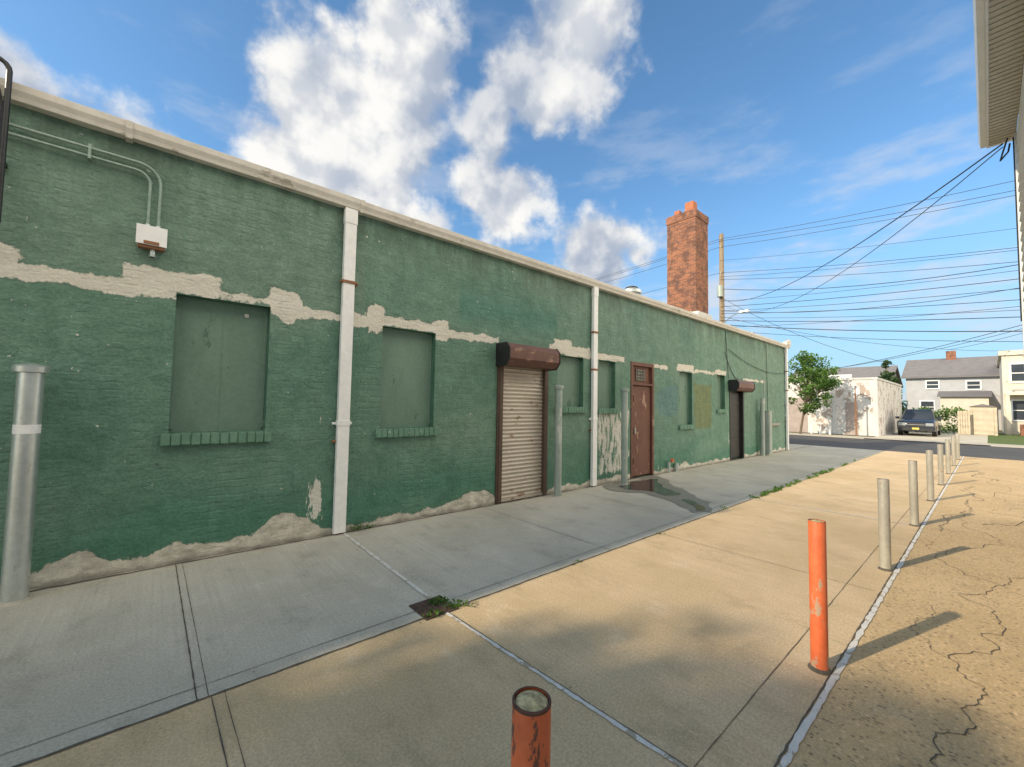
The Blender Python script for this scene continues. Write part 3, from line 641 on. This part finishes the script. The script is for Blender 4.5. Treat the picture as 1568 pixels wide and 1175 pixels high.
for y in(-1,1):
    mb.box(cx+1.2,cx+1.35,cyy+y*.98-.1,cyy+y*.98+.1,1.08,1.24,0)
    mb.tube([(cx+.8,cyy+y*.90,.34),(cx+.8,cyy+y*.68,.34)],.34,20,1); mb.tube([(cx+3.6,cyy+y*.90,.34),(cx+3.6,cyy+y*.68,.34)],.34,20,1)
    mb.tube([(cx+.8,cyy+y*.905,.34),(cx+.8,cyy+y*.895,.34)],.2,14,2)
mb.box(cx-.07,cx+.05,cyy-.42,cyy+.42,.62,.86,1); mb.box(cx-.08,cx-.06,cyy-.42,cyy+.42,.73,.76,2); mb.box(cx-.09,cx,cyy-.8,cyy+.8,.36,.5,1); mb.box(cx-.1,cx-.08,cyy-.16,cyy+.16,.44,.56,3)
mb.box(cx-.06,cx+.1,cyy-.8,cyy-.46,.68,.86,2); mb.box(cx-.06,cx+.1,cyy+.46,cyy+.8,.68,.86,2)
n=NT('chrome_lens'); n.out((.7,.72,.75),.15,.7)
mk('trim',mb,[M_car,M_black,n.m,weather('plate',(.6,.5,.1),(.7,.6,.15),3)],car,.01)

# ------------------------------------------------------------------ camera
cd=bpy.data.cameras.new('camera'); cam=bpy.data.objects.new('camera',cd); scn.collection.objects.link(cam); scn.camera=cam
cd.sensor_width=36; cd.lens=630.9/1568*36; cd.clip_start=.05; cd.clip_end=2000
fw=Vector((.6527,.7559,.0499)); rt=Vector((.7562,-.6541,.0178)); upv=Vector((-.0461,-.0261,.9986))
fw.normalize(); rt=(rt-fw*rt.dot(fw)).normalized(); upv=rt.cross(fw)
cam.matrix_world=Matrix(((rt.x,upv.x,-fw.x,0),(rt.y,upv.y,-fw.y,-5.201),(rt.z,upv.z,-fw.z,1.6),(0,0,0,1)))

# ------------------------------------------------------------------ light
sd=Vector((-1.69,.50,.903)).normalized()
ld=bpy.data.lights.new('sun','SUN'); ld.energy=4.8; ld.angle=R(.8); ld.color=(1,.83,.60)
lo=bpy.data.objects.new('sun',ld); scn.collection.objects.link(lo); lo.rotation_euler=sd.to_track_quat('Z','Y').to_euler()
w=bpy.data.worlds.new('World'); scn.world=w; w.use_nodes=True; t=w.node_tree; t.nodes.clear()
try: w.cycles.sampling_method='MANUAL'; w.cycles.sample_map_resolution=256
except Exception: pass
class WN(NT):
    def __init__(s,tree): s.t=tree
def vm(n,op,a,b=None,scale=None):
    x=n.n('ShaderNodeVectorMath',operation=op); n.put(x.inputs[0],a)
    if b is not None: n.put(x.inputs[1],b)
    if scale is not None: x.inputs['Scale'].default_value=scale
    return x
# clouds: fixed places on the celestial sphere, shaped by noise
BL=[(-.25,.80,.15),(-.42,.74,.15),(-.42,.60,.17),(-.29,.65,.15),(-.55,.53,.13),(-.36,.48,.15),
    (.20,.86,.10),(.13,.79,.11),(.04,.71,.10),(-.06,.63,.08),
    (-.28,.54,.06),(-.08,.48,.09),(.02,.46,.08),(-.02,.40,.07),
    (-.96,.50,.14),(-1.2,.68,.12),(-.60,.36,.10),(-.25,.30,.11),(.0,.20,.09),
    (.20,.30,.08),(.29,.34,.06)]
wn=WN(t)
tc=t.nodes.new('ShaderNodeTexCoord').outputs['Generated']
nzv=wn.n('ShaderNodeTexNoise'); wn.put(nzv.inputs['Vector'],tc); nzv.inputs['Scale'].default_value=6; nzv.inputs['Detail'].default_value=2
wp=vm(wn,'ADD',tc,vm(wn,'SCALE',vm(wn,'SUBTRACT',nzv.outputs['Color'],(.5,.5,.5)).outputs[0],scale=.13).outputs[0]).outputs[0]
cur=None
for a,b,r in BL:
    d=(fw+rt*a+upv*b); k=1/d.length; d.normalize()
    ds=vm(wn,'DISTANCE',wp,tuple(d)).outputs['Value']
    e=wn.math('MULTIPLY_ADD',ds,-1/(r*k*1.12),1)
    if cur is None: cur=e
    else:
        x=wn.n('ShaderNodeMath',operation='SMOOTH_MAX'); wn.put(x.inputs[0],cur);wn.put(x.inputs[1],e);x.inputs[2].default_value=.3; cur=x.outputs[0]
cur=wn.math('MAXIMUM',cur,-1.0)
def nz(v,s,dt,rg=.58):
    x=wn.n('ShaderNodeTexNoise'); wn.put(x.inputs['Vector'],v); x.inputs['Scale'].default_value=s; x.inputs['Detail'].default_value=dt; x.inputs['Roughness'].default_value=rg; return x.outputs['Fac']
off=(sd*.4+Vector((0,0,.8))).normalized()*.035
na=nz(tc,9,6,.57); nb2=nz(vm(wn,'ADD',tc,tuple(off)).outputs[0],9,3,.5)
d0=wn.math('MULTIPLY_ADD',wn.math('SUBTRACT',na,.5),2.7,wn.math('MULTIPLY',cur,1.25))
alpha=wn.step(d0,-.12,.60)
relief=wn.math('SUBTRACT',na,nb2)
lit=wn.step(relief,-.12,.12)
wide=wn.step(nz(vm(wn,'ADD',tc,(3,1,2)).outputs[0],4,2),.40,.60)
lit=wn.math('ADD',wn.math('MULTIPLY',lit,.55),wn.math('MULTIPLY',wide,.45))
ccol=wn.mix(lit,(2.8,3.3,4.2),(7.1,7.0,6.75))
sky=t.nodes.new('ShaderNodeTexSky'); sky.sky_type='NISHITA'; sky.sun_disc=False; sky.sun_elevation=math.asin(sd.z); sky.sun_rotation=math.atan2(sd.x,sd.y); sky.air_density=1.0; sky.dust_density=.7; sky.ozone_density=2.5
skyt=wn.mix(1,sky.outputs[0],(1.12,1.5,1.62),'MULTIPLY')
sp=wn.n('ShaderNodeSeparateXYZ'); wn.put(sp.inputs[0],tc)
skyt=wn.mix(wn.step(sp.outputs[2],.45,.0,0,.75),skyt,(2.5,3.7,5.2))
mpv=wn.n('ShaderNodeMapping'); wn.put(mpv.inputs[0],tc); mpv.inputs['Scale'].default_value=(1.2,1.2,4); mpv.inputs['Location'].default_value=(4,.6,1)
vn=nz(mpv.outputs[0],3.4,5)
veil=wn.math('MULTIPLY',wn.step(vn,.47,.68,0,.8),wn.step(sp.outputs[2],.60,.22,.2,1))
skyc=wn.mix(veil,skyt,(5.1,5.4,5.9))
fin=wn.mix(alpha,skyc,ccol)
# fill glow added to the unseen southern sky (behind camera), brightens the shade
sky_fill=wn.step(wn.math('MULTIPLY',sp.outputs[1],-1),.12,.45,0,.9)
fin=wn.mix(sky_fill,fin,(18.5,16.6,13.4))
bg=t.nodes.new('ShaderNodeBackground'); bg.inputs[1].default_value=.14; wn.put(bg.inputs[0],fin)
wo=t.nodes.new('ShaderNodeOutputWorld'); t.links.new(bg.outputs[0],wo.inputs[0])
